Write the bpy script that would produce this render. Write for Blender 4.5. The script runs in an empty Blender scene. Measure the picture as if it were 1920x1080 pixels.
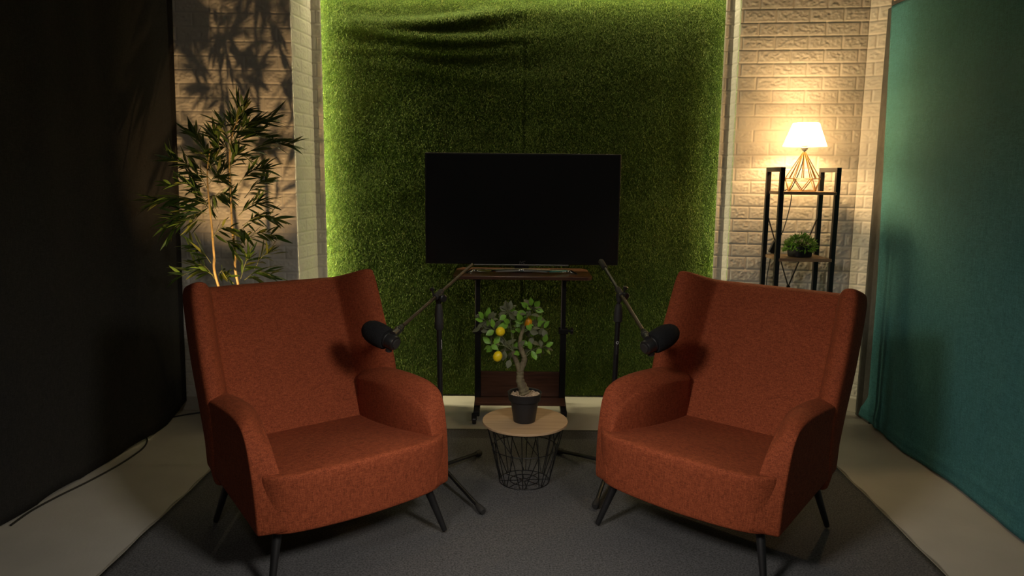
import bpy, bmesh, math, random
import numpy as np
from mathutils import Vector, Matrix, Euler

random.seed(7)
RNG = np.random.default_rng(11)
SC = bpy.context.scene
COL = SC.collection
PI = math.pi

# ------------------------------------------------------------------ camera model (1920x1080)
F, CH, PIT, ROL = 1400.0, 1.35, math.radians(8.6), math.radians(0.6)
CM = Matrix.Rotation(PI/2-PIT, 3, 'X') @ Matrix.Rotation(ROL, 3, 'Z')
C0 = Vector((0, 0, CH))

def ray(x, y): return CM @ Vector(((x-960)/F, -(y-540)/F, -1.0))
def onz(x, y, z=0.0):
    d = ray(x, y); return C0 + d*((z-C0.z)/d.z)
def ony(x, y, Y):
    d = ray(x, y); return C0 + d*(Y/d.y)

cam = bpy.data.cameras.new('camera'); cam.sensor_width = 36; cam.lens = 36*F/1920
cam.clip_start = 0.05
camo = bpy.data.objects.new('camera', cam); COL.objects.link(camo)
camo.matrix_world = Matrix.Translation(C0) @ CM.to_4x4()
SC.camera = camo

# ------------------------------------------------------------------ materials
def lin(r, g, b):
    f = lambda c: (c/255/12.92) if c/255 <= .04045 else ((c/255+.055)/1.055)**2.4
    return (f(r), f(g), f(b), 1)

def new_mat(name):
    m = bpy.data.materials.new(name); m.use_nodes = True
    nt = m.node_tree; b = nt.nodes['Principled BSDF']
    return m, nt, b

def mat(name, col, rough=.5, metal=0.0, var=0.0, vscale=30.0, stretch=(1, 1, 1), bump=0.0, bscale=200.0,
        bstretch=(1, 1, 1), spec=.5, col2=None, bdist=.002, sheen=0.0, coat=0.0, detail=3.0):
    m, nt, b = new_mat(name)
    b.inputs['Roughness'].default_value = rough
    b.inputs['Metallic'].default_value = metal
    b.inputs['Specular IOR Level'].default_value = spec
    if sheen: b.inputs['Sheen Weight'].default_value = sheen
    if coat: b.inputs['Coat Weight'].default_value = coat; b.inputs['Coat Roughness'].default_value = .12
    b.inputs['Base Color'].default_value = col
    tc = nt.nodes.new('ShaderNodeTexCoord')
    if var or col2:
        mp = nt.nodes.new('ShaderNodeMapping'); mp.inputs['Scale'].default_value = stretch
        nt.links.new(tc.outputs['Object'], mp.inputs['Vector'])
        n = nt.nodes.new('ShaderNodeTexNoise'); n.inputs['Scale'].default_value = vscale
        n.inputs['Detail'].default_value = detail
        nt.links.new(mp.outputs['Vector'], n.inputs['Vector'])
        r = nt.nodes.new('ShaderNodeValToRGB')
        r.color_ramp.elements[0].position = .32; r.color_ramp.elements[1].position = .68
        c2 = col2 if col2 else tuple(min(1, c*(1+var)) for c in col[:3])+(1,)
        c1 = col if col2 else tuple(c*(1-var) for c in col[:3])+(1,)
        r.color_ramp.elements[0].color = c1; r.color_ramp.elements[1].color = c2
        nt.links.new(n.outputs['Fac'], r.inputs['Fac'])
        nt.links.new(r.outputs['Color'], b.inputs['Base Color'])
    if bump:
        mp2 = nt.nodes.new('ShaderNodeMapping'); mp2.inputs['Scale'].default_value = bstretch
        nt.links.new(tc.outputs['Object'], mp2.inputs['Vector'])
        n2 = nt.nodes.new('ShaderNodeTexNoise'); n2.inputs['Scale'].default_value = bscale
        n2.inputs['Detail'].default_value = 4
        nt.links.new(mp2.outputs['Vector'], n2.inputs['Vector'])
        bp = nt.nodes.new('ShaderNodeBump'); bp.inputs['Strength'].default_value = bump
        bp.inputs['Distance'].default_value = bdist
        nt.links.new(n2.outputs['Fac'], bp.inputs['Height'])
        nt.links.new(bp.outputs['Normal'], b.inputs['Normal'])
    return m

def fabric(name, c1, c2, c3, s=1.0, bump=.5, rough=.85):
    """slubby plain weave: two crossed stretched noises plus a fine thread noise"""
    m, nt, b = new_mat(name)
    b.inputs['Roughness'].default_value = rough
    b.inputs['Specular IOR Level'].default_value = .25
    tc = nt.nodes.new('ShaderNodeTexCoord')
    def noise(sc, scale, det=2):
        mp = nt.nodes.new('ShaderNodeMapping'); mp.inputs['Scale'].default_value = sc
        nt.links.new(tc.outputs['Object'], mp.inputs['Vector'])
        n = nt.nodes.new('ShaderNodeTexNoise'); n.inputs['Scale'].default_value = scale
        n.inputs['Detail'].default_value = det
        nt.links.new(mp.outputs['Vector'], n.inputs['Vector']); return n.outputs['Fac']
    def math_(op, a, bb):
        n = nt.nodes.new('ShaderNodeMath'); n.operation = op
        for i, v in enumerate((a, bb)):
            if isinstance(v, (int, float)): n.inputs[i].default_value = v
            else: nt.links.new(v, n.inputs[i])
        return n.outputs[0]
    a = noise((.2, .2, 1), 330*s); c = noise((1, 1, .13), 330*s); f = noise((1, 1, 1), 420*s, 1)
    big = noise((1, 1, 1), 9)
    t = math_('ADD', math_('MULTIPLY', a, .30), math_('ADD', math_('MULTIPLY', c, .30), math_('MULTIPLY', f, .40)))
    r = nt.nodes.new('ShaderNodeValToRGB')
    r.color_ramp.elements[0].position = .38; r.color_ramp.elements[1].position = .64
    r.color_ramp.elements[0].color = c1; r.color_ramp.elements[1].color = c3
    e = r.color_ramp.elements.new(.5); e.color = c2
    t2 = math_('ADD', t, math_('MULTIPLY', math_('SUBTRACT', big, .5), .05))
    nt.links.new(t2, r.inputs['Fac'])
    nt.links.new(r.outputs['Color'], b.inputs['Base Color'])
    bp = nt.nodes.new('ShaderNodeBump'); bp.inputs['Strength'].default_value = bump
    bp.inputs['Distance'].default_value = .0025
    nt.links.new(t, bp.inputs['Height']); nt.links.new(bp.outputs['Normal'], b.inputs['Normal'])
    return m

def emit(name, col, strength):
    m = bpy.data.materials.new(name); m.use_nodes = True; nt = m.node_tree; nt.nodes.clear()
    e = nt.nodes.new('ShaderNodeEmission'); e.inputs['Color'].default_value = col
    e.inputs['Strength'].default_value = strength
    o = nt.nodes.new('ShaderNodeOutputMaterial'); nt.links.new(e.outputs[0], o.inputs[0]); return m

def wood(name, c1, c2, axis='X', rough=.4, scale=6.0, coat=0.0):
    m, nt, b = new_mat(name)
    b.inputs['Roughness'].default_value = rough
    if coat: b.inputs['Coat Weight'].default_value = coat; b.inputs['Coat Roughness'].default_value = .15
    tc = nt.nodes.new('ShaderNodeTexCoord'); mp = nt.nodes.new('ShaderNodeMapping')
    st = {'X': (1, 14, 14), 'Y': (14, 1, 14), 'Z': (14, 14, 1)}[axis]
    mp.inputs['Scale'].default_value = st
    nt.links.new(tc.outputs['Object'], mp.inputs['Vector'])
    n = nt.nodes.new('ShaderNodeTexNoise'); n.inputs['Scale'].default_value = scale
    n.inputs['Detail'].default_value = 5; n.inputs['Distortion'].default_value = .6
    nt.links.new(mp.outputs['Vector'], n.inputs['Vector'])
    r = nt.nodes.new('ShaderNodeValToRGB')
    r.color_ramp.elements[0].position = .3; r.color_ramp.elements[1].position = .7
    r.color_ramp.elements[0].color = c1; r.color_ramp.elements[1].color = c2
    nt.links.new(n.outputs['Fac'], r.inputs['Fac']); nt.links.new(r.outputs['Color'], b.inputs['Base Color'])
    return m

M = {}
M['brick'] = mat('white_foam_brick', (.66, .63, .57, 1), .55, var=.04, vscale=14, bump=.35, bscale=60, bdist=.004, spec=.4)
M['plaster'] = mat('plain_plaster', (.55, .53, .5, 1), .8)
M['floor'] = mat('painted_concrete', (.43, .415, .375, 1), .42, var=.05, vscale=5, bump=.25, bscale=90, bdist=.002,
                 bstretch=(1, .35, 1), spec=.5)
M['rug'] = mat('grey_felt', (.098, .099, .104, 1), .95, var=.45, vscale=160, bump=.6, bscale=330, bdist=.003, spec=.1, detail=6)
M['binding'] = mat('pale_rug_binding', (.25, .235, .2, 1), .8, bump=.3)
M['orange'] = fabric('rust_orange_weave', (.14, .029, .0095, 1), (.25, .053, .019, 1), (.37, .090, .034, 1), 1.0, .55)
M['leg'] = mat('black_lacquer', (.012, .012, .013, 1), .4)
M['black_cloth'] = fabric('black_cloth', (.012, .012, .0115, 1), (.018, .0172, .0165, 1), (.026, .0245, .023, 1), .8, .25, .95)
M['teal'] = fabric('teal_cloth', (.034, .132, .150, 1), (.049, .180, .204, 1), (.070, .232, .262, 1), .55, .35, .9)
M['post'] = mat('grey_steel_tube', (.075, .077, .075, 1), .5, .4, var=.2, vscale=25)
M['tan_cloth'] = mat('tan_lining', (.42, .30, .21, 1), .85, bump=.4)
M['black_metal'] = mat('black_powder_coat', (.011, .011, .012, 1), .38, spec=.5)
M['satin_black'] = mat('satin_black_plastic', (.014, .014, .015, 1), .33, spec=.5)
M['foam'] = mat('black_foam', (.013, .0135, .015, 1), 1.0, var=.5, vscale=420, bump=.9, bscale=420, bdist=.003, spec=.15)
M['boom'] = mat('dark_bronze_tube', (.055, .040, .029, 1), .4, .5)
M['rubber'] = mat('dark_rubber', (.02, .019, .019, 1), .7)
M['brass_dot'] = mat('brass_screw', (.6, .33, .12, 1), .35, .9)
M['sticker'] = mat('pale_sticker', (.42, .42, .42, 1), .5)
M['sticker_dim'] = mat('dim_sticker', (.07, .07, .07, 1), .5)
M['screen'] = mat('tv_glass', (.028, .028, .028, 1), .16, spec=.35)
M['bezel'] = mat('tv_black_plastic', (.016, .016, .016, 1), .3)
M['chrome'] = mat('chrome', (.75, .74, .72, 1), .09, 1.0)
M['dull_chrome'] = mat('brushed_chrome', (.5, .49, .47, 1), .3, 1.0)
M['logo'] = mat('silver_lettering', (.35, .35, .35, 1), .4, .3)
M['walnut'] = wood('walnut_laminate', (.10, .040, .024, 1), (.20, .088, .050, 1), 'X', .3, 5, .35)
M['oak'] = wood('pale_oak', (.42, .28, .16, 1), (.53, .37, .22, 1), 'X', .42, 4)
M['oak_edge'] = mat('oak_edge_band', (.36, .20, .10, 1), .5)
M['shelf_wood'] = wood('rustic_oak_board', (.25, .15, .085, 1), (.40, .255, .15, 1), 'X', .5, 7)
M['wire'] = mat('black_wire', (.010, .010, .011, 1), .4)
M['gold'] = mat('gold_wire', (.62, .36, .13, 1), .32, .85)
M['pot'] = mat('black_plastic_pot', (.016, .016, .018, 1), .5)
M['pebble'] = mat('tan_pebbles', (.36, .25, .15, 1), .7, col2=(.62, .50, .36, 1), vscale=120)
M['bark'] = mat('lemon_bark', (.095, .07, .045, 1), .85, col2=(.20, .17, .09, 1), vscale=45, stretch=(1, 1, .35), bump=.9, bscale=70, bdist=.006)
M['twig'] = mat('green_twig', (.12, .14, .06, 1), .6)
M['leaf'] = mat('lemon_leaf', (.135, .30, .030, 1), .45, var=.25, vscale=20)
M['leaf_dull'] = mat('lemon_leaf_underside', (.105, .115, .060, 1), .6, var=.2, vscale=20)
M['lemon'] = mat('lemon_skin', (.86, .64, .012, 1), .38, bump=.25, bscale=260, bdist=.001)
M['orange_fruit'] = mat('orange_lemon_skin', (.75, .30, .01, 1), .4)
M['bamboo_leaf'] = mat('bamboo_leaf', (.050, .095, .014, 1), .42, var=.3, vscale=12)
M['bamboo_leaf2'] = mat('bamboo_leaf_olive', (.12, .135, .024, 1), .45, var=.25, vscale=12)
M['bamboo_stem'] = mat('bamboo_cane', (.42, .30, .13, 1), .5, var=.2, vscale=30)
M['grass_a'] = mat('turf_blade_green', (.125, .215, .022, 1), .5)
M['grass_b'] = mat('turf_blade_dark', (.095, .168, .017, 1), .55)
M['grass_c'] = mat('turf_blade_olive', (.185, .245, .030, 1), .5)
M['grass_d'] = mat('turf_blade_straw', (.26, .21, .07, 1), .6)
M['turf_back'] = mat('turf_backing', (.05, .090, .012, 1), .9)
M['small_leaf'] = mat('bright_green_leaf', (.10, .26, .02, 1), .42, col2=(.18, .40, .035, 1), vscale=25)
M['cable'] = mat('black_cable', (.012, .012, .012, 1), .5)
M['skirt'] = mat('skirting_paint', (.46, .43, .37, 1), .5)

# ------------------------------------------------------------------ object helpers
def obj_from(name, me, m, parent=None):
    o = bpy.data.objects.new(name, me); COL.objects.link(o)
    if m is not None:
        for q in (m if isinstance(m, (list, tuple)) else [m]): me.materials.append(q)
    if parent is not None: o.parent = parent
    return o

def wloc(o):
    v = Vector((0, 0, 0))
    while o is not None: v += o.location; o = o.parent
    return v

class MB:
    """collects vertices and faces, then links them as ONE mesh object"""
    def __init__(s): s.v = []; s.f = []; s.mi = []
    def add(s, vs, fs, mi=0):
        n = len(s.v); s.v += [tuple(v) for v in vs]; s.f += [tuple(i+n for i in f) for f in fs]; s.mi += [mi]*len(fs)
    def box(s, lo, hi, mi=0, mtx=None):
        x0, y0, z0 = lo; x1, y1, z1 = hi
        vs = [(x0, y0, z0), (x1, y0, z0), (x1, y1, z0), (x0, y1, z0), (x0, y0, z1), (x1, y0, z1), (x1, y1, z1), (x0, y1, z1)]
        if mtx: vs = [mtx @ Vector(v) for v in vs]
        s.add(vs, [(0, 3, 2, 1), (4, 5, 6, 7), (0, 1, 5, 4), (1, 2, 6, 5), (2, 3, 7, 6), (3, 0, 4, 7)], mi)
    def beam(s, a, b, w, h, up=(0, 0, 1), mi=0):
        a, b = Vector(a), Vector(b); d = (b-a).normalized(); u = Vector(up)
        if abs(d.dot(u)) > .99: u = Vector((0, 1, 0))
        sx = d.cross(u).normalized(); sy = sx.cross(d)
        vs = [p + sx*(i*w/2) + sy*(j*h/2) for p in (a, b) for i, j in ((-1, -1), (1, -1), (1, 1), (-1, 1))]
        s.add(vs, [(0, 1, 2, 3), (7, 6, 5, 4), (0, 4, 5, 1), (1, 5, 6, 2), (2, 6, 7, 3), (3, 7, 4, 0)], mi)
    def tube(s, pts, r, n=8, closed=False, mi=0):
        pts = [Vector(p) for p in pts]; k = len(pts)
        rs = r if isinstance(r, (list, tuple)) else [r]*k
        ref = None; rings = []
        for i, p in enumerate(pts):
            a = pts[i-1] if (i > 0 or closed) else pts[i]
            b = pts[(i+1) % k] if (i < k-1 or closed) else pts[i]
            t = (b-a)
            t = t.normalized() if t.length > 1e-9 else Vector((0, 0, 1))
            if ref is None:
                ref = t.orthogonal().normalized()
            ref = (ref - t*ref.dot(t))
            ref = ref.normalized() if ref.length > 1e-6 else t.orthogonal().normalized()
            bi = t.cross(ref)
            rings.append([p + (ref*math.cos(2*PI*j/n) + bi*math.sin(2*PI*j/n))*rs[i] for j in range(n)])
        vs = [v for rg in rings for v in rg]; fs = []
        for i in range(k if closed else k-1):
            i2 = (i+1) % k
            for j in range(n):
                j2 = (j+1) % n
                fs.append((i*n+j, i*n+j2, i2*n+j2, i2*n+j))
        if not closed:
            fs.append(tuple(range(n-1, -1, -1))); fs.append(tuple((k-1)*n+j for j in range(n)))
        s.add(vs, fs, mi)
    def lathe(s, prof, o=(0, 0, 0), axis=(0, 0, 1), n=32, mi=0, cap=True, squash=None):
        """prof: (radius, distance along axis) list"""
        o = Vector(o); ax = Vector(axis).normalized()
        e1 = ax.orthogonal().normalized() if abs(ax.z) < .999 else Vector((1, 0, 0)); e2 = ax.cross(e1)
        vs = []; fs = []
        for r, h in prof:
            for j in range(n):
                a = 2*PI*j/n; vs.append(o + ax*h + (e1*math.cos(a) + e2*math.sin(a))*r)
        k = len(prof)
        for i in range(k-1):
            for j in range(n):
                j2 = (j+1) % n; fs.append((i*n+j, i*n+j2, (i+1)*n+j2, (i+1)*n+j))
        if cap:
            fs.append(tuple(range(n-1, -1, -1))); fs.append(tuple((k-1)*n+j for j in range(n)))
        s.add(vs, fs, mi)
    def build(s, name, m, parent=None, world=True, smooth=True, angle=40, bevel=0.0, subsurf=0):
        off = wloc(parent) if (parent is not None and world) else Vector((0, 0, 0))
        me = bpy.data.meshes.new(name)
        me.from_pydata([(v[0]-off.x, v[1]-off.y, v[2]-off.z) for v in s.v], [], s.f)
        if any(s.mi): me.polygons.foreach_set('material_index', s.mi)
        me.validate(); bm = bmesh.new(); bm.from_mesh(me)
        bmesh.ops.recalc_face_normals(bm, faces=bm.faces); bm.to_mesh(me); bm.free()
        o = obj_from(name, me, m, parent)
        if smooth:
            me.polygons.foreach_set('use_smooth', [True]*len(me.polygons))
            if not subsurf: me.set_sharp_from_angle(angle=math.radians(angle))
        if bevel:
            md = o.modifiers.new('bevel', 'BEVEL'); md.width = bevel; md.segments = 3; md.limit_method = 'ANGLE'
            md.angle_limit = math.radians(50)
        if subsurf:
            md = o.modifiers.new('sub', 'SUBSURF'); md.levels = subsurf; md.render_levels = subsurf
        return o

def tag(o, label, cat, group=None, kind=None):
    o['label'] = label; o['category'] = cat
    if group: o['group'] = group
    if kind: o['kind'] = kind
    return o
def thing(name, label, cat, loc=(0, 0, 0), rz=0.0, group=None):
    o = bpy.data.objects.new(name, None); COL.objects.link(o)
    o.location = loc; o.rotation_euler = (0, 0, rz); o.empty_display_size = .1
    return tag(o, label, cat, group)
def struct(o): o['kind'] = 'structure'; return o

def grid_mesh(name, P, m, parent=None, mats=None):
    """P: (nu, nv, 3) numpy positions -> quad grid"""
    nu, nv = P.shape[:2]
    me = bpy.data.meshes.new(name)
    idx = np.arange(nu*nv).reshape(nu, nv)
    q = np.stack([idx[:-1, :-1], idx[1:, :-1], idx[1:, 1:], idx[:-1, 1:]], -1).reshape(-1, 4)
    me.vertices.add(nu*nv); me.vertices.foreach_set('co', P.astype(np.float32).ravel())
    me.loops.add(q.size); me.loops.foreach_set('vertex_index', q.astype(np.int32).ravel())
    me.polygons.add(len(q)); me.polygons.foreach_set('loop_start', np.arange(0, q.size, 4, dtype=np.int32))
    me.update(calc_edges=True); me.polygons.foreach_set('use_smooth', np.ones(len(q), dtype=bool))
    me.validate()
    return obj_from(name, me, m, parent)

_LAT = RNG.random((256, 256))
def vnoise(x, y, f):
    """value noise on arrays"""
    x = x*f; y = y*f
    xi = np.floor(x).astype(int); yi = np.floor(y).astype(int); fx = x-xi; fy = y-yi
    fx = fx*fx*(3-2*fx); fy = fy*fy*(3-2*fy)
    g = lambda a, b: _LAT[a % 256, b % 256]
    return (g(xi, yi)*(1-fx)+g(xi+1, yi)*fx)*(1-fy) + (g(xi, yi+1)*(1-fx)+g(xi+1, yi+1)*fx)*fy - .5
def fbm(x, y, f, o=4):
    r = 0; a = 1.0
    for i in range(o): r = r + a*vnoise(x+i*7.3, y+i*3.1, f); f *= 2.03; a *= .5
    return r

# ------------------------------------------------------------------ room shell
def sheet(name, pts, m):
    mb = MB(); mb.add(pts, [tuple(range(len(pts)))]); return struct(mb.build(name, m, smooth=False))
mb = MB(); mb.box((-2.4, -3.2, -.06), (2.5, 4.75, 0)); struct(mb.build('floor', M['floor'], smooth=False))
mb = MB(); mb.box((-2.4, -3.2, 2.9), (2.5, 4.75, 2.96)); struct(mb.build('ceiling', M['plaster'], smooth=False))
mb = MB(); mb.box((-2.4, 4.55, 0), (2.5, 4.65, 2.9)); struct(mb.build('wall_back', M['plaster'], smooth=False))
mb = MB(); mb.box((-2.4, -3.2, 0), (-2.3, 4.55, 2.9)); struct(mb.build('wall_west', M['plaster'], smooth=False))
mb = MB(); mb.box((2.4, -3.2, 0), (2.5, 4.55, 2.9)); struct(mb.build('wall_east', M['plaster'], smooth=False))

BH, BW = .0728, .180          # foam brick course height and length
def brick_run(name, segs, z_ref, u_ref, m, z0=0.0, z1=2.72, res=.0042):
    """segs: polyline [(x, y), ...] left to right as seen; relief is real geometry"""
    V = []; Fq = []; n0 = 0; u_acc = 0.0
    for k in range(len(segs)-1):
        a = np.array(segs[k]); b = np.array(segs[k+1]); L = np.linalg.norm(b-a)
        t = (b-a)/L; nrm = np.array([t[1], -t[0]])
        nu = max(3, int(L/res)); nz = int((z1-z0)/res)
        u = np.linspace(0, L, nu); z = np.linspace(z0, z1, nz)
        U, Z = np.meshgrid(u, z, indexing='ij'); UU = U + u_acc
        row = np.floor((Z - z_ref)/BH)
        fz = (Z - z_ref)/BH - row
        sh = np.where(row % 2 == 0, 0.0, .5)
        cu = (UU - u_ref)/BW + sh; ci = np.floor(cu); fu = cu-ci
        d = np.minimum(np.minimum(fz, 1-fz)*BH, np.minimum(fu, 1-fu)*BW)
        d = np.minimum(d, np.minimum(U, L-U)+.003)
        e = np.clip(d/.0065, 0, 1); e = e*e*(3-2*e)
        ins = np.clip((d-.008)/.012, 0, 1)
        jit = np.sin(row*12.9+ci*78.2)*3.7
        rough = fbm(UU+jit, Z*1.3+jit, 80, 3)
        ridge = np.abs(fbm(UU*1.0+jit*2, Z*1.5+5, 42, 3))
        h = .0048*e + ins*(.0036*rough + .0042*(.25-ridge))
        P = np.stack([a[0]+t[0]*U+nrm[0]*h, a[1]+t[1]*U+nrm[1]*h, Z], -1)
        idx = np.arange(nu*nz).reshape(nu, nz)+n0
        q = np.stack([idx[:-1, :-1], idx[1:, :-1], idx[1:, 1:], idx[:-1, 1:]], -1).reshape(-1, 4)
        V.append(P.reshape(-1, 3)); Fq.append(q); n0 += nu*nz; u_acc += L
    V = np.concatenate(V); q = np.concatenate(Fq)
    me = bpy.data.meshes.new(name)
    me.vertices.add(len(V)); me.vertices.foreach_set('co', V.astype(np.float32).ravel())
    me.loops.add(q.size); me.loops.foreach_set('vertex_index', q.astype(np.int32).ravel())
    me.polygons.add(len(q)); me.polygons.foreach_set('loop_start', np.arange(0, q.size, 4, dtype=np.int32))
    me.update(calc_edges=True); me.polygons.foreach_set('use_smooth', np.ones(len(q), dtype=bool)); me.validate()
    return struct(obj_from(name, me, m))

LW = [(-2.0, 4.13), (-1.190, 4.13), (-1.152, 4.385), (-1.094, 4.39)]
brick_run('wall_left', LW, 1.529, ony(369, 195, 4.13).x+2.0, M['brick'])
RW = [(1.190, 4.40), (1.242, 4.40), (1.262, 4.355), (1.945, 4.270), (2.028, 4.20), (2.3, 4.20)]
brick_run('wall_right', RW, 1.402, .205, M['brick'])
def skirting(name, pts):
    mb = MB()
    for (x0, y0), (x1, y1) in zip(pts[:-1], pts[1:]):
        mb.beam((x0, y0-.006, .04), (x1, y1-.006, .04), .012, .08)
    struct(mb.build(name, M['skirt'], smooth=False, bevel=.003))
skirting('baseboard_left', LW[:4]); skirting('baseboard_right', RW[2:6])

# ------------------------------------------------------------------ artificial grass wall covering
TX0, TX1, TZ1, TY = -1.24, 1.32, 2.70, 4.475
def turf_off(X, Z):
    """how far the hung turf stands off the wall: slack folds"""
    s = .006*np.exp(-((X+.965)/.10)**2) + .008*np.exp(-((X-1.08)/.07)**2)
    w = np.exp(-((X+.45)/.45)**2)
    for zc, am, th, sl in ((2.235, .030, .030, .05), (2.155, .028, .028, -.04), (2.065, .016, .030, .03), (1.96, .009, .04, -.05)):
        zz = zc + sl*(X+.5) + .02*np.sin(X*5+zc*9)
        s = s + am*w*np.exp(-((Z-zz)/th)**2)
    s = s + .010*fbm(X, Z*1.6, 2.2, 3) + .012
    s = s - .006*np.exp(-((X-.06)/.008)**2)
    return s
xs = np.linspace(TX0, TX1, 230); zs = np.linspace(.012, TZ1, 270)
X, Z = np.meshgrid(xs, zs, indexing='ij')
P = np.stack([X, TY-turf_off(X, Z), Z], -1)
turf = tag(grid_mesh('artificial_grass_wall', P, M['turf_back']), 'large green artificial grass covering hung on the wall behind the television', 'artificial grass')
turf.data.flip_normals()
NB = 620000
bx = RNG.uniform(TX0, TX1, NB); bz = RNG.uniform(.012, 2.42, NB)
by = TY - turf_off(bx, bz) + .002
hx = RNG.normal(0, .42, NB); hz = RNG.normal(-.62, .42, NB); hy = -np.abs(RNG.normal(1, .25, NB))
D = np.stack([hx, hy, hz], -1); D /= np.linalg.norm(D, axis=1)[:, None]
Ln = RNG.uniform(.011, .020, NB); Wd = RNG.uniform(.0005, .0010, NB)
ang = RNG.uniform(0, PI, NB)
S = np.cross(D, np.stack([np.cos(ang), np.zeros(NB), np.sin(ang)], -1)); S /= np.linalg.norm(S, axis=1)[:, None]+1e-9
B = np.stack([bx, by, bz], -1)
Mid = B + D*(Ln*.55)[:, None]
tipd = D + np.stack([RNG.normal(0, .3, NB), np.full(NB, .25), RNG.normal(-.45, .25, NB)], -1)
tipd /= np.linalg.norm(tipd, axis=1)[:, None]
Tip = Mid + tipd*(Ln*.5)[:, None]
Wv = S*Wd[:, None]
VV = np.stack([B-Wv, B+Wv, Mid+Wv*.9, Mid-Wv*.9, Tip], 1).reshape(-1, 3)
base = (np.arange(NB)*5)[:, None]
loops = np.concatenate([base+np.array([[0, 1, 2, 3]]), base+np.array([[3, 2, 4]])], 1)
me = bpy.data.meshes.new('grass_pile')
me.vertices.add(len(VV)); me.vertices.foreach_set('co', VV.astype(np.float32).ravel())
me.loops.add(loops.size); me.loops.foreach_set('vertex_index', loops.astype(np.int32).ravel())
me.polygons.add(NB*2)
me.polygons.foreach_set('loop_start', (np.arange(NB)[:, None]*7+np.array([[0, 4]])).astype(np.int32).ravel())
mi = RNG.choice(4, NB, p=[.44, .30, .24, .02])
me.update(calc_edges=True)
gp = obj_from('grass_pile', me, [M['grass_a'], M['grass_b'], M['grass_c'], M['grass_d']], turf)
me.polygons.foreach_set('material_index', np.repeat(mi, 2).astype(np.int32))
gp['kind'] = 'stuff'

# LED strips along the edges of the grass; no rail holds them
def led(name, label, a, b, face, col, strength, w=.008):
    a = Vector(a); b = Vector(b)
    t = thing(name, label, 'led strip', a)
    mb = MB(); f = Vector(face).normalized(); side = (b-a).normalized().cross(f)
    mb.beam(a-f*.0035, b-f*.0035, w+.004, .004, up=f); mb.build('channel', M['sticker'], t)
    mb = MB()
    mb.add([a+side*w/2, a-side*w/2, b-side*w/2, b+side*w/2], [(0, 1, 2, 3)])
    o = mb.build('diodes', emit(name+'_glow', col, strength), t, smooth=False)
    n = o.data.polygons[0].normal
    if n.dot(f) < 0: o.data.flip_normals()
    return t
LEDC = (1.0, .86, .50, 1)
led('led_strip', 'thin glowing light strip up the left edge of the grass wall', (-1.212, 4.408, .06), (-1.212, 4.408, 2.55), (1, .18, 0), LEDC, 620)
led('led_strip', 'thin glowing light strip up the right edge of the grass wall', (1.296, 4.418, .06), (1.296, 4.418, 2.55), (-1, .18, 0), LEDC, 190)
led('led_strip', 'thin glowing light strip along the top of the grass wall', (-1.08, 4.400, 2.40), (1.17, 4.400, 2.40), (0, .25, -1), LEDC, 120)

# ------------------------------------------------------------------ rug
RL0, RL1 = onz(190, 1080), onz(385, 895); RR0, RR1 = onz(1770, 1080), onz(1575, 885)
def ext(a, b, y): t = (y-a.y)/(b.y-a.y); return a.x+(b.x-a.x)*t
yf0, yf1 = 3.836, 3.826
rug = tag(bpy.data.objects.new('rug', None), 'large grey felt rug under the two orange armchairs', 'rug'); COL.objects.link(rug)
nx_, ny_ = 90, 110
u = np.linspace(0, 1, nx_); v = np.linspace(0, 1, ny_); U, Vv = np.meshgrid(u, v, indexing='ij')
def rugpt(U, Vv):
    yy = .9 + (np.where(True, yf0+(yf1-yf0)*U, 0)-.9)*Vv
    wob = .0015*np.sin(yy*9.0)+.0015*np.sin(yy*23+1)
    xl = RL0.x+(RL1.x-RL0.x)*(yy-RL0.y)/(RL1.y-RL0.y) + wob
    xr = RR0.x+(RR1.x-RR0.x)*(yy-RR0.y)/(RR1.y-RR0.y) + wob*.8
    return xl+(xr-xl)*U, yy
xx, yy = rugpt(U, Vv)
P = np.stack([xx, yy, .007+.0015*fbm(xx, yy, 6, 2)], -1)
o = grid_mesh('pile', P, M['rug'], rug); md = o.modifiers.new('th', 'SOLIDIFY'); md.thickness = .006; md.offset = -1
mb = MB()
for side, uu, sg in ((0, 0.0, -1), (1, 1.0, 1)):
    mb = MB()
    ys = np.linspace(0, 1, 120); xe, ye = rugpt(np.full(120, uu), ys)
    mb.tube([(x+sg*.006, y, .004) for x, y in zip(xe, ye)], .0035, 6)
    mb2 = [(x+sg*.014+sg*.003*math.sin(y*31), y, .0025) for x, y in zip(xe, ye)]
    mb.tube(mb2, .0022, 6)
    mb.build('edge_binding', M['binding'], rug)

# ------------------------------------------------------------------ black curtain on the left
ys = np.linspace(4.105, -.4, 420); zs = np.linspace(0, 1, 60)
Y_, T_ = np.meshgrid(ys, zs, indexing='ij')
bx_ = np.interp(Y_, [-.4, 2.67, 3.3, 3.6, 4.11], [-2.0, -1.925, -1.86, -1.825, -1.828])
topx = np.interp(Y_, [-.4, 2.67, 3.6, 4.11], [-1.93, -1.86, -1.80, -1.774])
fold = .014*np.sin(Y_*9+1.2*np.sin(Y_*3.1))+.005*np.sin(Y_*23+.7)
amp = .35+.65*T_
zbot = .006+.012*(np.sin(Y_*11)>.2)*np.abs(np.sin(Y_*11)) + np.interp(Y_, [3.85, 4.105], [0, .045])
Zc = zbot+(2.78-zbot)*T_
Xc = bx_+(topx-bx_)*T_ + fold*amp*np.interp(Y_, [3.6, 4.0], [1, .25]) - .02
Xc = np.where(Y_ > 3.98, Xc+(topx-.0-Xc)*0, Xc)
cur = grid_mesh('black_curtain', np.stack([Xc, Y_, Zc], -1), M['black_cloth'])
md = cur.modifiers.new('th', 'SOLIDIFY'); md.thickness = .004; md.offset = 0
tag(cur, 'tall black cloth curtain hanging to the floor beside the bamboo', 'curtain')

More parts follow.
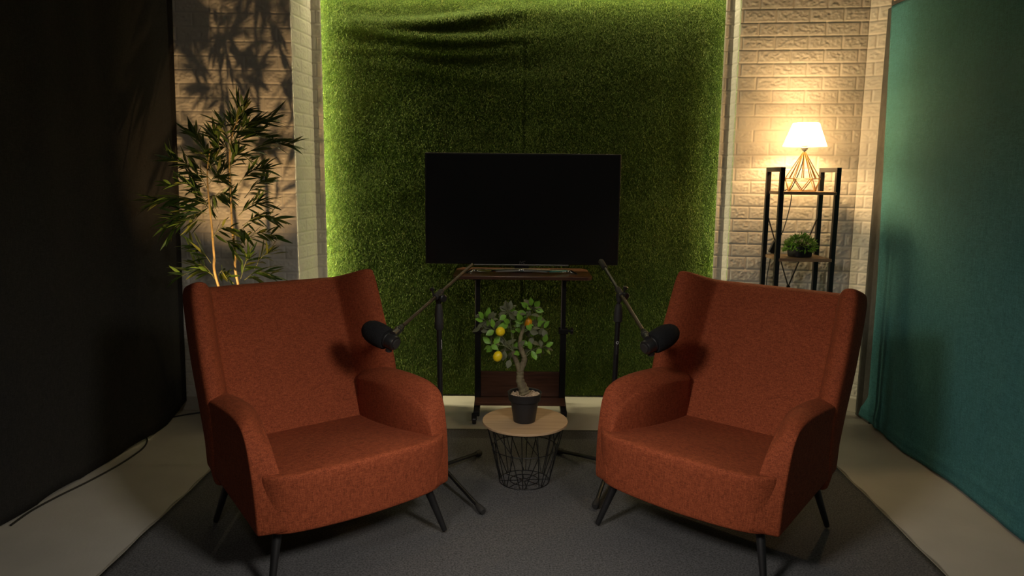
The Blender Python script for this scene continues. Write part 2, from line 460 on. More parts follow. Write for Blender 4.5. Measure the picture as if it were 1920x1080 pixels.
# ------------------------------------------------------------------ teal cloth panel on the right
tp = thing('backdrop_panel', 'tall teal cloth backdrop panel stretched on a grey frame', 'backdrop panel', (1.99, 4.1, 0))
ys = np.linspace(4.035, .3, 300); zs = np.linspace(0, 1, 130)
Y_, T_ = np.meshgrid(ys, zs, indexing='ij')
edge = np.interp(T_, [0, .02, .06, .36, 1], [4.10, 4.075, 4.006, 4.004, 4.092])
Yc = Y_ + (edge-4.035)*np.clip((Y_-3.7)/.335, 0, 1)
xb = np.interp(Y_, [.3, 2.65, 4.12], [1.88, 1.944, 1.978])
zb = .012+.010*np.clip((Y_-3.6)/.4, 0, 1)
Zt = zb+(2.245-zb)*T_
low = np.clip(1-T_/.42, 0, 1)
wr = .010*fbm(Y_*1.0, Zt*.25, 5.0, 3)*(.35+low) + .012*low**2*np.sin(Y_*7+2) + .010*low*np.exp(-((Y_-3.86)/.03)**2)+.006*low*np.exp(-((Y_-3.72)/.025)**2)
hem = .006*np.exp(-((Zt-.085-.02*np.sin(Y_*3))/.012)**2)
Xc = xb - wr - hem
cl = grid_mesh('cloth', np.stack([Xc, Yc, Zt], -1) - np.array([1.99, 4.1, 0]), M['teal'], tp)
md = cl.modifiers.new('th', 'SOLIDIFY'); md.thickness = .003; md.offset = 0
mb = MB(); mb.beam((2.012, 4.085, 0), (2.012, 4.085, 2.25), .165, .04, up=(1, 0, 0)); mb.build('post', M['post'], tp, bevel=.004)
mb = MB(); mb.beam((1.99, 4.10, 2.262), (1.92, .3, 2.262), .03, .03); mb.build('top_rail', M['post'], tp, bevel=.004)
mb = MB(); mb.beam((1.95, .33, 0), (1.95, .33, 2.25), .05, .05, up=(0, 1, 0)); mb.build('post', M['post'], tp, bevel=.004)
# crumpled tan lining gathered over the top corner
mb = MB(); nu, nv = 26, 14; vs = []
for i in range(nu):
    for j in range(nv):
        s = i/(nu-1); t = j/(nv-1)*2*PI
        r = .032*(math.sin(PI*(.08+.84*s)))**.6*(1+.28*math.sin(3*t+9*s)+.18*math.sin(5*t-14*s))
        c = Vector((1.985-.02*s, 4.085-.20*s, 2.292-.02*s))
        vs.append(c+Vector((math.cos(t)*r, .2*math.sin(11*s)*r, math.sin(t)*r*.8)))
mb.add(vs, [(i*nv+j, i*nv+(j+1) % nv, (i+1)*nv+(j+1) % nv, (i+1)*nv+j) for i in range(nu-1) for j in range(nv)])
mb.build('gathered_lining', M['tan_cloth'], tp)

# ------------------------------------------------------------------ armchairs
def cage_box(us, vs_, ws, fn):
    """surface lattice of a box, fn(u, v, w) -> position"""
    nu, nv, nw = len(us), len(vs_), len(ws); ids = {}; V = []; Fc = []
    def vid(i, j, k):
        if (i, j, k) not in ids: ids[(i, j, k)] = len(V); V.append(fn(us[i], vs_[j], ws[k]))
        return ids[(i, j, k)]
    for i in range(nu-1):
        for j in range(nv-1):
            Fc.append([vid(i, j, 0), vid(i, j+1, 0), vid(i+1, j+1, 0), vid(i+1, j, 0)])
            Fc.append([vid(i, j, nw-1), vid(i+1, j, nw-1), vid(i+1, j+1, nw-1), vid(i, j+1, nw-1)])
    for i in range(nu-1):
        for k in range(nw-1):
            Fc.append([vid(i, 0, k), vid(i+1, 0, k), vid(i+1, 0, k+1), vid(i, 0, k+1)])
            Fc.append([vid(i, nv-1, k), vid(i, nv-1, k+1), vid(i+1, nv-1, k+1), vid(i+1, nv-1, k)])
    for j in range(nv-1):
        for k in range(nw-1):
            Fc.append([vid(0, j, k), vid(0, j, k+1), vid(0, j+1, k+1), vid(0, j+1, k)])
            Fc.append([vid(nu-1, j, k), vid(nu-1, j+1, k), vid(nu-1, j+1, k+1), vid(nu-1, j, k+1)])
    return V, Fc
lerp = lambda a, b, t: a+(b-a)*t
def interp(x, xp, fp): return float(np.interp(x, xp, fp))

def make_armchair():
    t = thing('armchair', '', 'armchair')
    # seat: base, apron and cushion in one upholstered block
    def seat(u, v, w):
        x = u*.346
        yfr = -.424 + .022*u*u + .057*abs(u)**10 + .016*(1-w)
        y = lerp(yfr, .20, v)
        zb = .186+.080*v-.010*(1-u*u)*(1-v)
        zt = .388-.045*min(1, v*1.5)+.016*(1-u*u)*math.sin(PI*min(1, v*1.1+.08))
        return (x, y, lerp(zb, zt, w))
    V, Fc = cage_box([-1, -.97, -.92, -.84, -.70, -.36, 0, .36, .70, .84, .92, .97, 1], [0, .05, .14, .3, .55, .8, 1], [0, .10, .5, .80, 1], seat)
    mb = MB(); mb.add(V, Fc); mb.build('seat', M['orange'], t, world=False, subsurf=3)
    # arms
    for sgn in (-1, 1):
        def arm(u, v, w):
            xi = lerp(.278+.020*w, .250, min(1, v*2.2)); xo = .366+.012*w
            x = lerp(xi, xo, u)
            ws_ = [0, .1, .45, .72, .9, 1]
            yo = interp(w, ws_, [-.346, -.348, -.340, -.322, -.304, -.280])
            yn = interp(w, ws_, [-.390, -.396, -.388, -.335, -.288, -.238])
            yf = lerp(yn, yo, u)
            y = lerp(yf, .17, v)
            zb = lerp(.184+.008*(1-u), .265, v)
            zt = interp(v, [0, .06, .18, .40, .7, 1], [.528, .545, .556, .558, .551, .533])
            z = lerp(zb, zt, w)
            k = max(0, (w-.7)/.3)
            z -= k*(.050*(1-2*u)**2 if u < .5 else .022*(2*u-1)**2)
            z += .012*k
            return (sgn*x, y, z)
        V, Fc = cage_box([0, .12, .5, .88, 1], [0, .035, .10, .20, .40, .7, .94, 1], [0, .08, .45, .74, .90, .975, 1], arm)
        mb = MB(); mb.add(V, Fc); mb.build('armrest', M['orange'], t, world=False, subsurf=2)
    # back shell with wings
    lv = [.200, .215, .26, .34, .44, .54, .62, .72, .82, .858, .880, .890]
    yi = lambda z: .155+.437*(z-.36)
    yfz = lambda z: interp(z, [.20, .28, .45, .57, .68, .94], [.085, .045, .030, .045, .105, .235])
    def path(z, zn):
        I = yi(z); Bk = I+interp(z, [.2, .3, .6, .95], [.055, .075, .085, .085]); Fz = yfz(z)
        tp_ = interp(z, [.20, .30, .60, .80, .95], [.93, .97, 1, .985, .952])
        out = [(0, Bk), (.13, Bk-.001), (.235, Bk-.005), (.315, Bk-.018), (.362, Bk-.052), (.384, lerp(Fz, Bk, .58)), (.389, lerp(Fz, Bk, .35)), (.388, Fz+.030), (.380, Fz+.007)]
        inn = [(0, I), (.13, I-.001), (.225, I-.002), (.262, I-.004), (.272, I-.018), (.283, lerp(I, Fz, .35)), (.298, lerp(I, Fz, .62)), (.318, Fz+.030), (.342, Fz+.006)]
        return [(x*tp_, y) for x, y in out], [(x*tp_, y) for x, y in inn]
    V = []; nl = len(lv); npth = 17
    for li, z in enumerate(lv):
        o_, i_ = path(z, li)
        full_o = [(-x, y) for x, y in o_[:0:-1]]+o_; full_i = [(-x, y) for x, y in i_[:0:-1]]+i_
        sh = 1.0
        if li in (0, nl-1): sh = .62
        if li in (1, nl-2): sh = .90
        for k in range(npth):
            a = abs(k-8)/8
            rise = .056*min(1, max(0, (a-.36)/.5))**1.2 * min(1, max(0, (z-.74)/.16)) if z > .72 else 0
            (xo, yo), (xi, yi_) = full_o[k], full_i[k]
            mx, my = (xo+xi)/2, (yo+yi_)/2
            V.append((mx+(xo-mx)*sh, my+(yo-my)*sh, z+rise)); V.append((mx+(xi-mx)*sh, my+(yi_-my)*sh, z+rise))
    Fc = []
    vi = lambda l, k, s: (l*npth+k)*2+s
    for l in range(nl-1):
        for k in range(npth-1):
            Fc.append((vi(l, k, 0), vi(l, k+1, 0), vi(l+1, k+1, 0), vi(l+1, k, 0)))
            Fc.append((vi(l, k+1, 1), vi(l, k, 1), vi(l+1, k, 1), vi(l+1, k+1, 1)))
        Fc.append((vi(l, 0, 1), vi(l, 0, 0), vi(l+1, 0, 0), vi(l+1, 0, 1)))
        Fc.append((vi(l, npth-1, 0), vi(l, npth-1, 1), vi(l+1, npth-1, 1), vi(l+1, npth-1, 0)))
    for k in range(npth-1):
        Fc.append((vi(0, k+1, 0), vi(0, k, 0), vi(0, k, 1), vi(0, k+1, 1)))
        Fc.append((vi(nl-1, k, 0), vi(nl-1, k+1, 0), vi(nl-1, k+1, 1), vi(nl-1, k, 1)))
    mb = MB(); mb.add(V, Fc); mb.build('backrest', M['orange'], t, world=False, subsurf=2)
    for sx in (-1, 1):
        for (top, bot) in (((.275, -.300, .225), (.335, -.367, .0065)), ((.265, .150, .275), (.325, .232, .0065))):
            a = Vector((sx*top[0], top[1], top[2])); b = Vector((sx*bot[0], bot[1], bot[2]))
            mb = MB(); mb.tube([b, b+(a-b)*.03, a], [.0095, .0105, .018], 16); mb.build('leg', M['leg'], t, world=False)
    return t
def copy_tree(o, parent=None):
    c = o.copy(); COL.objects.link(c); c.parent = parent
    for ch in list(o.children): copy_tree(ch, c)
    return c
ch1 = make_armchair()
ch2 = copy_tree(ch1)
for c_, lx, ly, a, lb in ((ch1, -.736, 2.737, 38.7, 'rust orange winged armchair standing in front of the tall bamboo plant'),
                          (ch2, .835, 2.773, -42.15, 'rust orange winged armchair standing in front of the lamp shelf')):
    c_.location = (lx, ly, .0095); c_.rotation_euler = (0, 0, math.radians(a)); c_['label'] = lb; c_['group'] = 'rust orange armchairs'

# ------------------------------------------------------------------ round wire side table
tc = onz(984.5, 787, .287); TXc, TYc, TZ = tc.x, tc.y, .287
tab = thing('side_table', 'small round wire basket table with a pale oak top on the grey rug', 'side table', (TXc, TYc, .007))
mb = MB(); mb.lathe([(.186, TZ-.011), (.1875, TZ-.0098), (.1875, TZ-.0012), (.1862, TZ)], (TXc, TYc, 0), n=72)
mb.build('table_top', M['oak'], tab, angle=28)
mb = MB(); W = .0021
def ringpts(r, z, n=56): return [(TXc+r*math.cos(2*PI*i/n), TYc+r*math.sin(2*PI*i/n), z) for i in range(n)]
zt_, zm_, zb_ = TZ-.016, .165, .0095
rt_, rm_, rb_ = .172, .1435, .110
for r, z in ((rt_, zt_), (rm_, zm_), (rb_, zb_), (.063, zb_), (.014, zb_)): mb.tube(ringpts(r, z), W, 6, True)
pol = lambda r, a, z: (TXc+r*math.cos(a), TYc+r*math.sin(a), z)
for i in range(8):
    a = -PI/2-.10+i*2*PI/8
    mb.tube([pol(rt_, a, zt_), pol(rb_, a+.03, zb_)], W, 6)
    mb.tube([pol(rt_, a+.06, zt_), pol(rm_, a+.52, zm_), pol(rb_, a+.10, zb_)], W, 6)
    mb.tube([pol(rt_, a+.40, zt_), pol(rb_, a+.70, zb_)], W*.95, 6)
    mb.tube([pol(.014, a+.2, zb_), pol(rb_, a+.2, zb_)], W*.9, 6)
mb.build('wire_basket', M['wire'], tab)

# ------------------------------------------------------------------ lemon tree on the table
PX, PY_ = onz(983, 789, TZ).x, onz(983, 789, TZ).y
lt = thing('lemon_tree', 'small potted lemon tree standing on the round wire table', 'potted plant', (PX, PY_, TZ))
mb = MB()
mb.lathe([(.046, 0), (.048, .003), (.061, .094), (.0655, .095), (.069, .096), (.0735, .126), (.0750, .129), (.0735, .131), (.069, .129), (.066, .105)], (PX, PY_, TZ), n=48)
mb.build('pot', M['pot'], lt, angle=35)
mb = MB()
mb.lathe([(.066, TZ+.108), (.05, TZ+.112), (.0, TZ+.114)], (PX, PY_, 0), n=24, cap=False)
for i in range(520):
    r = .063*math.sqrt(random.random()); a = random.random()*2*PI; s = random.uniform(.0028, .0055)
    c = Vector((PX+r*math.cos(a), PY_+r*math.sin(a), TZ+.114+random.uniform(0, .006)+.004*(math.cos(a) > .5)))
    q = Euler((random.random()*6, random.random()*6, 0)).to_matrix()
    vs = [c+q@Vector(p)*s for p in ((1, 0, 0), (-.9, 0, 0), (0, .8, 0), (0, -.8, 0), (0, 0, .7), (0, 0, -.7))]
    mb.add(vs, [(0, 2, 4), (2, 1, 4), (1, 3, 4), (3, 0, 4), (2, 0, 5), (1, 2, 5), (3, 1, 5), (0, 3, 5)])
peb = mb.build('pebbles', M['pebble'], lt); peb['kind'] = 'stuff'
def cp(x, y, dy=0.0): return ony(880+x/6.353, 550+y/6.353, PY_+dy)      # point from the crown study
mb = MB()
def limb(pts, r0, r1, n=12, wob=.0):
    k = len(pts); rs = [lerp(r0, r1, i/(k-1)) for i in range(k)]
    mb.tube(pts, rs, n)
def smooth_path(P, n=6):
    out = []
    P = [Vector(p) for p in P]
    for i in range(len(P)-1):
        p0 = P[max(0, i-1)]; p1 = P[i]; p2 = P[i+1]; p3 = P[min(len(P)-1, i+2)]
        for k in range(n):
            t = k/n
            out.append(.5*((2*p1)+(p2-p0)*t+(2*p0-5*p1+4*p2-p3)*t*t+(3*p1-p0-3*p2+p3)*t*t*t))
    out.append(P[-1]); return out
tr = smooth_path([cp(660, 1190), cp(640, 1130), cp(606, 1040), cp(605, 960), cp(608, 900)])
mb.tube(tr, [lerp(.026, .0155, min(1, i/len(tr)*1.6))*(1+.09*math.sin(i*1.7)) for i in range(len(tr))], 14)
tr = smooth_path([cp(606, 920), cp(655, 800), cp(640, 720), cp(603, 610), cp(622, 480), cp(660, 380), cp(710, 290)])
mb.tube(tr, [lerp(.0145, .004, i/len(tr))*(1+.08*math.sin(i*2.1)) for i in range(len(tr))], 12)
tr = smooth_path([cp(600, 930, -.005), cp(570, 830, -.01), cp(540, 760, -.012), cp(524, 690, -.014)])
mb.tube(tr, [lerp(.012, .0085, i/len(tr))*(1+.06*math.sin(i*2.6)) for i in range(len(tr))], 12)
mb.build('trunk', M['bark'], lt)
mb = MB()
LEAVES = [(140, 262, 1), (118, 318, 1), (218, 356, 1), (278, 360, 1), (247, 470, 1), (190, 445, 0), (150, 372, 0), (225, 222, 0), (258, 262, 0), (88, 430, 0), (305, 520, 0), (270, 400, 0),
          (440, 145, 0), (485, 150, 0), (540, 225, 0), (400, 285, 1), (450, 335, 1), (512, 275, 0), (500, 365, 0), (440, 260, 0), (520, 180, 0), (560, 250, 0), (405, 180, 0),
          (520, 452, 1), (600, 440, 0), (390, 390, 1), (420, 400, 1), (560, 300, 0),
          (718, 180, 1), (808, 126, 1), (735, 100, 0), (790, 195, 0), (665, 142, 0), (835, 205, 1), (625, 228, 1), (670, 300, 1), (600, 285, 1), (602, 338, 1), (712, 398, 1), (768, 288, 0), (850, 360, 1),
          (858, 455, 0), (915, 372, 1), (768, 462, 0), (700, 490, 0), (650, 420, 0), (700, 350, 0), (780, 340, 0), (880, 330, 0), (730, 240, 0), (680, 240, 0), (840, 300, 0),
          (722, 622, 1), (660, 590, 0), (668, 688, 0), (768, 662, 0), (828, 690, 1), (952, 608, 1), (770, 738, 1), (740, 560, 0), (905, 540, 1), (850, 600, 0), (620, 600, 0), (900, 480, 0),
          (242, 668, 1), (300, 640, 1), (412, 745, 0), (545, 638, 0), (560, 712, 1), (470, 842, 0), (490, 740, 0), (370, 545, 0), (420, 590, 0), (312, 690, 0), (455, 660, 0), (390, 690, 0), (330, 560, 0), (270, 600, 0)]
NODES = [(200, 330), (290, 440), (470, 220), (480, 340), (520, 420), (740, 170), (700, 260), (800, 400), (720, 440), (740, 680), (860, 640), (280, 620), (430, 640), (520, 660), (640, 340), (880, 420)]
def leaf(mb, base, tip, width, nrm, bend=.15, mi=0, fold=.25):
    base = Vector(base); tip = Vector(tip); d = tip-base; L = d.length; d.normalize()
    n = Vector(nrm); n = (n-d*n.dot(d))
    n = n.normalized() if n.length > 1e-5 else d.orthogonal().normalized()
    s = d.cross(n); prof = [(0, .04), (.16, .55), (.36, .95), (.55, 1.0), (.75, .72), (.9, .34), (1, .02)]
    vs = []
    for t, w in prof:
        c = base+d*(L*t)-n*(bend*L*t*t)
        hw = s*(width/2*w); lift = n*(width/2*w*fold)
        vs += [c-hw+lift, c, c+hw+lift]
    fs = []
    for i in range(len(prof)-1):
        for k in (0, 1): fs.append((i*3+k, i*3+k+1, i*3+k+4, i*3+k+3))
    mb.add(vs, fs, mi)
tw = MB()
nodeP = [(x, y, cp(x, y, random.uniform(-.05, .05))) for x, y in NODES]
forks = [cp(524, 690, -.014), cp(622, 480), cp(655, 780), cp(605, 620)]
for x, y, p in nodeP:
    f = min(forks[:2] if y < 560 else forks, key=lambda q: (q-p).length)
    if x < 560: f = forks[0]
    tw.tube(smooth_path([f, f.lerp(p, .5)+Vector((0, 0, .012)), p], 5), .0017, 6)
lf = MB()
for (x, y, bright) in LEAVES:
    nx, ny, q = min(nodeP, key=lambda n: (n[0]-x)**2+(n[1]-y)**2)
    dep = random.uniform(-.055, -.005) if bright else random.uniform(-.02, .055)
    ctr = cp(x, y, dep); d = (ctr-q); d.y *= .4
    if d.length < .006: d = Vector((random.uniform(-1, 1), -.3, random.uniform(-1, 1)))
    d.normalize(); L = random.uniform(.036, .046)
    nrm = Vector((random.uniform(-.5, .5), -1, random.uniform(.1, .9) if bright else random.uniform(-.8, .4)))
    base_ = ctr-d*L*.5
    leaf(lf, base_, ctr+d*L*.5, random.uniform(.021, .027), nrm, random.uniform(.05, .25), 0 if bright else random.choice([0, 1, 1]))
    tw.tube([q, base_], .0011, 5)
for i in range(110):        # leaves behind the ones in view
    nx, ny, q = random.choice(nodeP)
    d = Vector((random.gauss(0, 1), random.uniform(-.2, 1.0), random.gauss(0, .8))).normalized()
    b = q+d*.012; L = random.uniform(.036, .046)
    leaf(lf, b, b+d*L, .026, (random.gauss(0, 1), -.4, 1), .2, random.choice([0, 1, 1]))
    tw.tube([q, b], .0011, 5)
tw.build('twigs', M['twig'], lt)
lf.build('leaves', [M['leaf'], M['leaf_dull']], lt, angle=70)
def fruit(x, y, r, lab, m, tilt, dep, el):
    c = cp(x, y, dep); b = MB(); ax = Vector(tilt).normalized()
    prof = []
    for i in range(17):
        a = PI*i/16; h = -math.cos(a)*r*el; rr = math.sin(a)*r
        if i == 16: h += r*.10
        prof.append((max(rr, .0004), h))
    b.lathe(prof, c, ax, 24); o = b.build('lemon', m, lt); o['label'] = lab
fruit(370, 455, .0202, 'round yellow lemon', M['lemon'], (.2, -.9, .3), -.05, 1.04)
fruit(338, 752, .0198, 'hanging oval yellow lemon', M['lemon'], (.35, -.2, 1), -.045, 1.22)
fruit(695, 340, .0195, 'orange lemon half hidden by leaves', M['orange_fruit'], (.2, -.3, 1), .0, 1.15)

# ------------------------------------------------------------------ TV cart
BZ = .817
pl, pr = onz(848, 517.5, BZ), onz(1112, 520, BZ); bl, br = onz(859, 500.5, BZ), onz(1101, 504, BZ)
fy = (pl.y+pr.y)/2; bky = min(4.36, (bl.y+br.y)/2)
cart = thing('tv_cart', 'dark walnut television cart on black posts and casters', 'television cart', (.055, 4.1, 0))
mb = MB(); x0, x1 = pl.x, pr.x; ch_ = .03
out = [(x0, fy+.05), (x0+.012, fy+.01), (x0+.03, fy), (x1-.03, fy), (x1-.012, fy+.01), (x1, fy+.05), (x1, bky-.05), (x1-.03, bky), (x0+.03, bky), (x0, bky-.05)]
n = len(out); mb.add([(x, y, BZ) for x, y in out]+[(x, y, BZ-.018) for x, y in out], [tuple(range(n)), tuple(range(2*n-1, n-1, -1))]+[(i, n+i, n+(i+1) % n, (i+1) % n) for i in range(n)])
mb.build('top_board', M['walnut'], cart, smooth=False, bevel=.002)
xl, xr = ony(896.5, 640, 4.1).x, ony(1056, 640, 4.1).x
for x in (xl, xr):
    mb = MB(); mb.box((x-.018, 4.085, .075), (x+.016, 4.12, .495)); mb.build('post', M['black_metal'], cart, smooth=False, bevel=.003)
    mb = MB(); mb.box((x-.013, 4.09, .495), (x+.011, 4.115, BZ-.018)); mb.build('inner_post', M['black_metal'], cart, smooth=False, bevel=.003)
    mb = MB(); mb.box((x-.0165, 4.088, .50), (x-.0125, 4.094, BZ-.02)); mb.build('post_trim', M['dull_chrome'], cart, smooth=False)
    mb = MB(); mb.box((x-.022, 3.98, BZ-.03), (x+.022, 4.26, BZ-.018)); mb.build('bracket', M['black_metal'], cart, smooth=False)
    mb = MB(); mb.beam((x, 4.10, .090), (x-.0, 3.925, .058), .034, .03); mb.beam((x, 4.10, .090), (x, 4.33, .060), .034, .03)
    mb.build('foot_bar', M['black_metal'], cart, smooth=False, bevel=.004)
    mb = MB(); mb.box((x-.027, 4.07, .475), (x+.024, 4.13, .505)); mb.build('clamp', M['black_metal'], cart, smooth=False, bevel=.003)
    for y in (3.935, 4.32):
        mb = MB(); mb.lathe([(.020, -.011), (.023, -.008), (.023, .008), (.020, .011)], (x-.012, y, .023), (1, 0, 0), 20)
        mb.box((x-.026, y-.016, .026), (x+.002, y+.016, .058))
        mb.build('caster', M['satin_black'], cart, angle=35)
mb = MB(); mb.box((xl+.016, 4.10, .108), (xr-.018, 4.116, .252)); mb.build('back_panel', M['walnut'], cart, smooth=False, bevel=.002)
mb = MB(); mb.box((xl-.012, 3.985, .088), (xr+.010, 4.17, .106)); mb.build('lower_shelf', M['walnut'], cart, smooth=False, bevel=.002)
mb = MB(); mb.lathe([(.008, 0), (.008, .02), (.02, .022), (.02, .035), (.012, .037)], (xr+.018, 4.10, .49), (1, 0, 0), 16); mb.build('adjusting_knob', M['satin_black'], cart)

# ------------------------------------------------------------------ television
TVY = 4.13
a = ony(794, 286, TVY); b = ony(1166, 289, TVY); c = ony(800, 494, TVY); d = ony(1158, 498, TVY)
tx0, tx1 = (a.x+c.x)/2, (b.x+d.x)/2; tz1 = (a.z+b.z)/2; tz0 = (c.z+d.z)/2
tvm = (tx0+tx1)/2
tv = thing('television', 'large black flat screen television switched off on the walnut cart', 'television', (tvm, TVY, BZ))
mb = MB(); mb.box((tx0, TVY, tz0), (tx1, TVY+.018, tz1)); mb.build('bezel', M['bezel'], tv, smooth=False, bevel=.004)
mb = MB(); mb.box((tx0+.009, TVY-.0012, tz0+.021), (tx1-.009, TVY+.002, tz1-.009)); mb.build('screen', M['screen'], tv, smooth=False)
mb = MB(); mb.box((tx0+.15, TVY+.016, tz0+.02), (tx1-.15, TVY+.06, tz1-.14)); mb.build('rear_housing', M['bezel'], tv, smooth=False, bevel=.01)
s0 = ony(889, 495.5, TVY-.004); s1 = ony(1066, 498, TVY-.004)
mb = MB(); mb.box((s0.x, TVY-.006, tz0-.006), (s1.x, TVY+.012, tz0+.001)); mb.build('chrome_strip', M['dull_chrome'], tv, smooth=False, bevel=.001)
cu = bpy.data.curves.new('logo', 'FONT'); cu.body = 'JVC'; cu.size = .021; cu.extrude = .0006; cu.align_x = 'CENTER'; cu.align_y = 'CENTER'; cu.shear = .15
lo = bpy.data.objects.new('logo', cu); COL.objects.link(lo); cu.materials.append(M['logo']); lo.parent = tv
SC.view_layers[0].update(); dg = bpy.context.evaluated_depsgraph_get(); me_ = bpy.data.meshes.new_from_object(lo.evaluated_get(dg))
bpy.data.objects.remove(lo); lo = obj_from('logo', me_, None, tv)
lp = ony(979, 491.5, TVY-.002); lo.location = (lp.x-tvm, -.0022, tz0+.0115-BZ); lo.rotation_euler = (PI/2, 0, 0)
# curved chrome stand
e0 = onz(873, 513, BZ+.004); e1 = onz(1083, 516, BZ+.004)
cxm = (e0.x+e1.x)/2; hw = (e1.x-e0.x)/2
pts = []
for i in range(49):
    s = -1+2*i/48; ax_ = abs(s)
    yy = interp(ax_, [0, .5, .86, .93, 1], [4.005, 4.033, 4.105, 4.085, 4.02])
    pts.append(Vector((cxm+hw*s*1.0, yy, BZ+.001)))
mb = MB(); secs = []
for i, p in enumerate(pts):
    s = abs(-1+2*i/48); h = interp(s, [0, .86, .95, 1], [.020, .016, .012, .004])
    dz = interp(s, [0, .8, 1], [.016, .005, 0])
    q = pts[min(48, i+1)]-pts[max(0, i-1)]; q.normalize(); nr = Vector((q.y, -q.x, 0))
    w = .013
    sec = [(-.5, 0), (-.5, .55), (-.2, .95), (.1, 1), (.5, .8), (.5, 0)]
    secs += [p + nr*(-sx*-w if False else sx*-w*-1) + Vector((0, 0, dz+sz*h)) for sx, sz in [(-k[0], k[1]) for k in sec]]
ns = 6
fs = [(i*ns+j, i*ns+(j+1) % ns, (i+1)*ns+(j+1) % ns, (i+1)*ns+j) for i in range(48) for j in range(ns)]
fs += [tuple(range(ns)), tuple(48*ns+j for j in range(ns))]
mb.add(secs, fs); mb.build('stand_bar', M['chrome'], tv, angle=60)
mb = MB(); mb.box((tvm-.06, 4.10, BZ+.001), (tvm+.06, TVY+.03, BZ+.012)); mb.box((tvm-.04, TVY+.004, BZ+.012), (tvm+.04, TVY+.03, tz0+.02)); mb.build('stand_neck', M['bezel'], tv, smooth=False, bevel=.003)

# ------------------------------------------------------------------ microphones on boom stands
def mic_stand(label, miclabel, base, clampxy, clampY, mountxy, mountY, endx, clutch, foot_pts, tipxy, tipY, backxy, backY, sgn, grip):
    bxy = Vector((base[0], base[1], .007))
    t = thing('microphone_stand', label, 'microphone stand', bxy, 0, 'boom stands')
    cl = ony(*clampxy, clampY); mo = ony(*mountxy, mountY)
    top = Vector((cl.x, cl.y+.012, cl.z-.012)); foot = Vector((base[0], base[1], .075))
    ck = [lerp(foot, top, (ony(*q, clampY).z-foot.z)/(top.z-foot.z)) for q in clutch]
    mb = MB(); mb.tube([foot-Vector((0, 0, .03)), ck[1]], .0115, 16); mb.build('pole', M['black_metal'], t)
    mb = MB(); mb.tube([ck[1], top], .0075, 14); mb.build('upper_pole', M['black_metal'], t)
    dv = (ck[0]-ck[1])
    mb = MB(); mb.tube([ck[1]-dv*.04, ck[1]+dv*.02, ck[1]+dv*.35, ck[1]+dv*.75, ck[1]+dv*.98, ck[1]+dv*1.04], [.014, .0185, .0190, .0165, .013, .0095], 20); mb.build('height_clutch', M['rubber'], t)
    # boom: straight line mount -> clamp -> beyond
    d = (cl-mo).normalized(); k = 0.0
    for i in range(2000):
        p = mo+d*(i*.001)
        q = CM.transposed() @ (p-C0); px = 960+F*q.x/-q.z
        if (px-endx)*sgn > 0: k = i*.001; break
    end = mo+d*k
    mb = MB(); mb.tube([mo+d*.012, end], .0072, 14); mb.build('boom_arm', M['boom'] if not grip else M['black_metal'], t)
    if grip:
        mb = MB(); mb.tube([end-d*.075, end-d*.07, end-d*.01, end], [.009, .0125, .0135, .009], 16); mb.build('boom_grip', M['rubber'], t)
        mb = MB(); mb.tube([mo+d*.012, cl], .0076, 14); mb.build('boom_front_tube', M['boom'], t)
    mb = MB(); mb.tube([cl-d*.03, cl-d*.026, cl+d*.026, cl+d*.03], [.010, .0135, .0135, .010], 16)
    mb.tube([top-Vector((0, 0, .03)), top], [.011, .015], 14); mb.build('clamp', M['rubber'], t)
    mb = MB(); kx = cl+Vector((.022*1, -.004, -.012))
    mb.tube([cl+Vector((.004, -.01, -.010)), kx+Vector((.0, -.008, 0))], .008, 12)
    mb.lathe([(.008, 0), (.016, .003), (.0165, .016), (.012, .019)], kx+Vector((-.006, -.012, 0)), (.6, -.8, 0), 9); mb.build('clamp_knob', M['satin_black'], t, angle=25)
    mb = MB(); kk = cl-d*.022+Vector((-.012*sgn, 0, .016)); mb.lathe([(.004, -.012), (.004, .010), (.010, .011), (.011, .020), (.006, .023)], kk, (-.25*sgn, -.2, 1), 12); mb.build('top_knob', M['satin_black'], t, angle=30)
    mb = MB(); mb.tube([foot-Vector((0, 0, .035)), foot+Vector((0, 0, .045))], .019, 16); mb.build('tripod_hub', M['rubber'], t)
    for fx, fy_ in foot_pts:
        a = foot+Vector((0, 0, .01)); b = Vector((fx, fy_, .024)); dd = (b-a).normalized()
        mb = MB(); mb.tube([a, b], .0085, 12); lg = mb.build('leg', M['black_metal'], t)
        mb = MB(); mb.tube([b-dd*.035, b-dd*.03, b+dd*.004, b+dd*.014], [.010, .0125, .0155, .0105], 14); mb.build('rubber_foot', M['rubber'], lg)
    # microphone held by the boom: a thing of its own
    tip = ony(*tipxy, tipY); bk = ony(*backxy, backY); ax = (tip-bk); Lf = ax.length; ax.normalize()
    m = thing('microphone', miclabel, 'microphone', bk, 0, 'podcast microphones')
    mb = MB()
    prof = [(.038, 0), (.043, .004), (.0455, .02), (.0465, .036), (.0455, .054), (.042, .068), (.036, .080), (.027, .0895), (.016, .0955), (.006, .098), (.0005, .0985)]
    mb.lathe([(r, h*Lf/.0985) for r, h in prof], bk, ax, 40); mb.build('foam_windscreen', M['foam'], m)
    mb = MB(); mb.lathe([(.020, -.046), (.0265, -.044), (.0285, -.040), (.0285, -.008), (.031, -.006), (.031, .004)], bk, ax, 40); mb.build('body', M['satin_black'], m, angle=35)
    mb = MB(); mb.lathe([(.018, -.050), (.019, -.046)], bk, ax, 32); mb.lathe([(.005, -.0515), (.005, -.049)], bk+Vector((0, 0, .006)), ax, 12); mb.build('rear_cap', M['rubber'], m, angle=35)
    dn = Vector((0, 0, -1)); dn = (dn-ax*dn.dot(ax)).normalized()
    mb = MB(); mb.lathe([(.010, 0), (.0125, .002), (.0125, .016), (.010, .018)], bk-ax*.018+dn*.026, dn, 16); mb.build('gain_knob', M['rubber'], m)
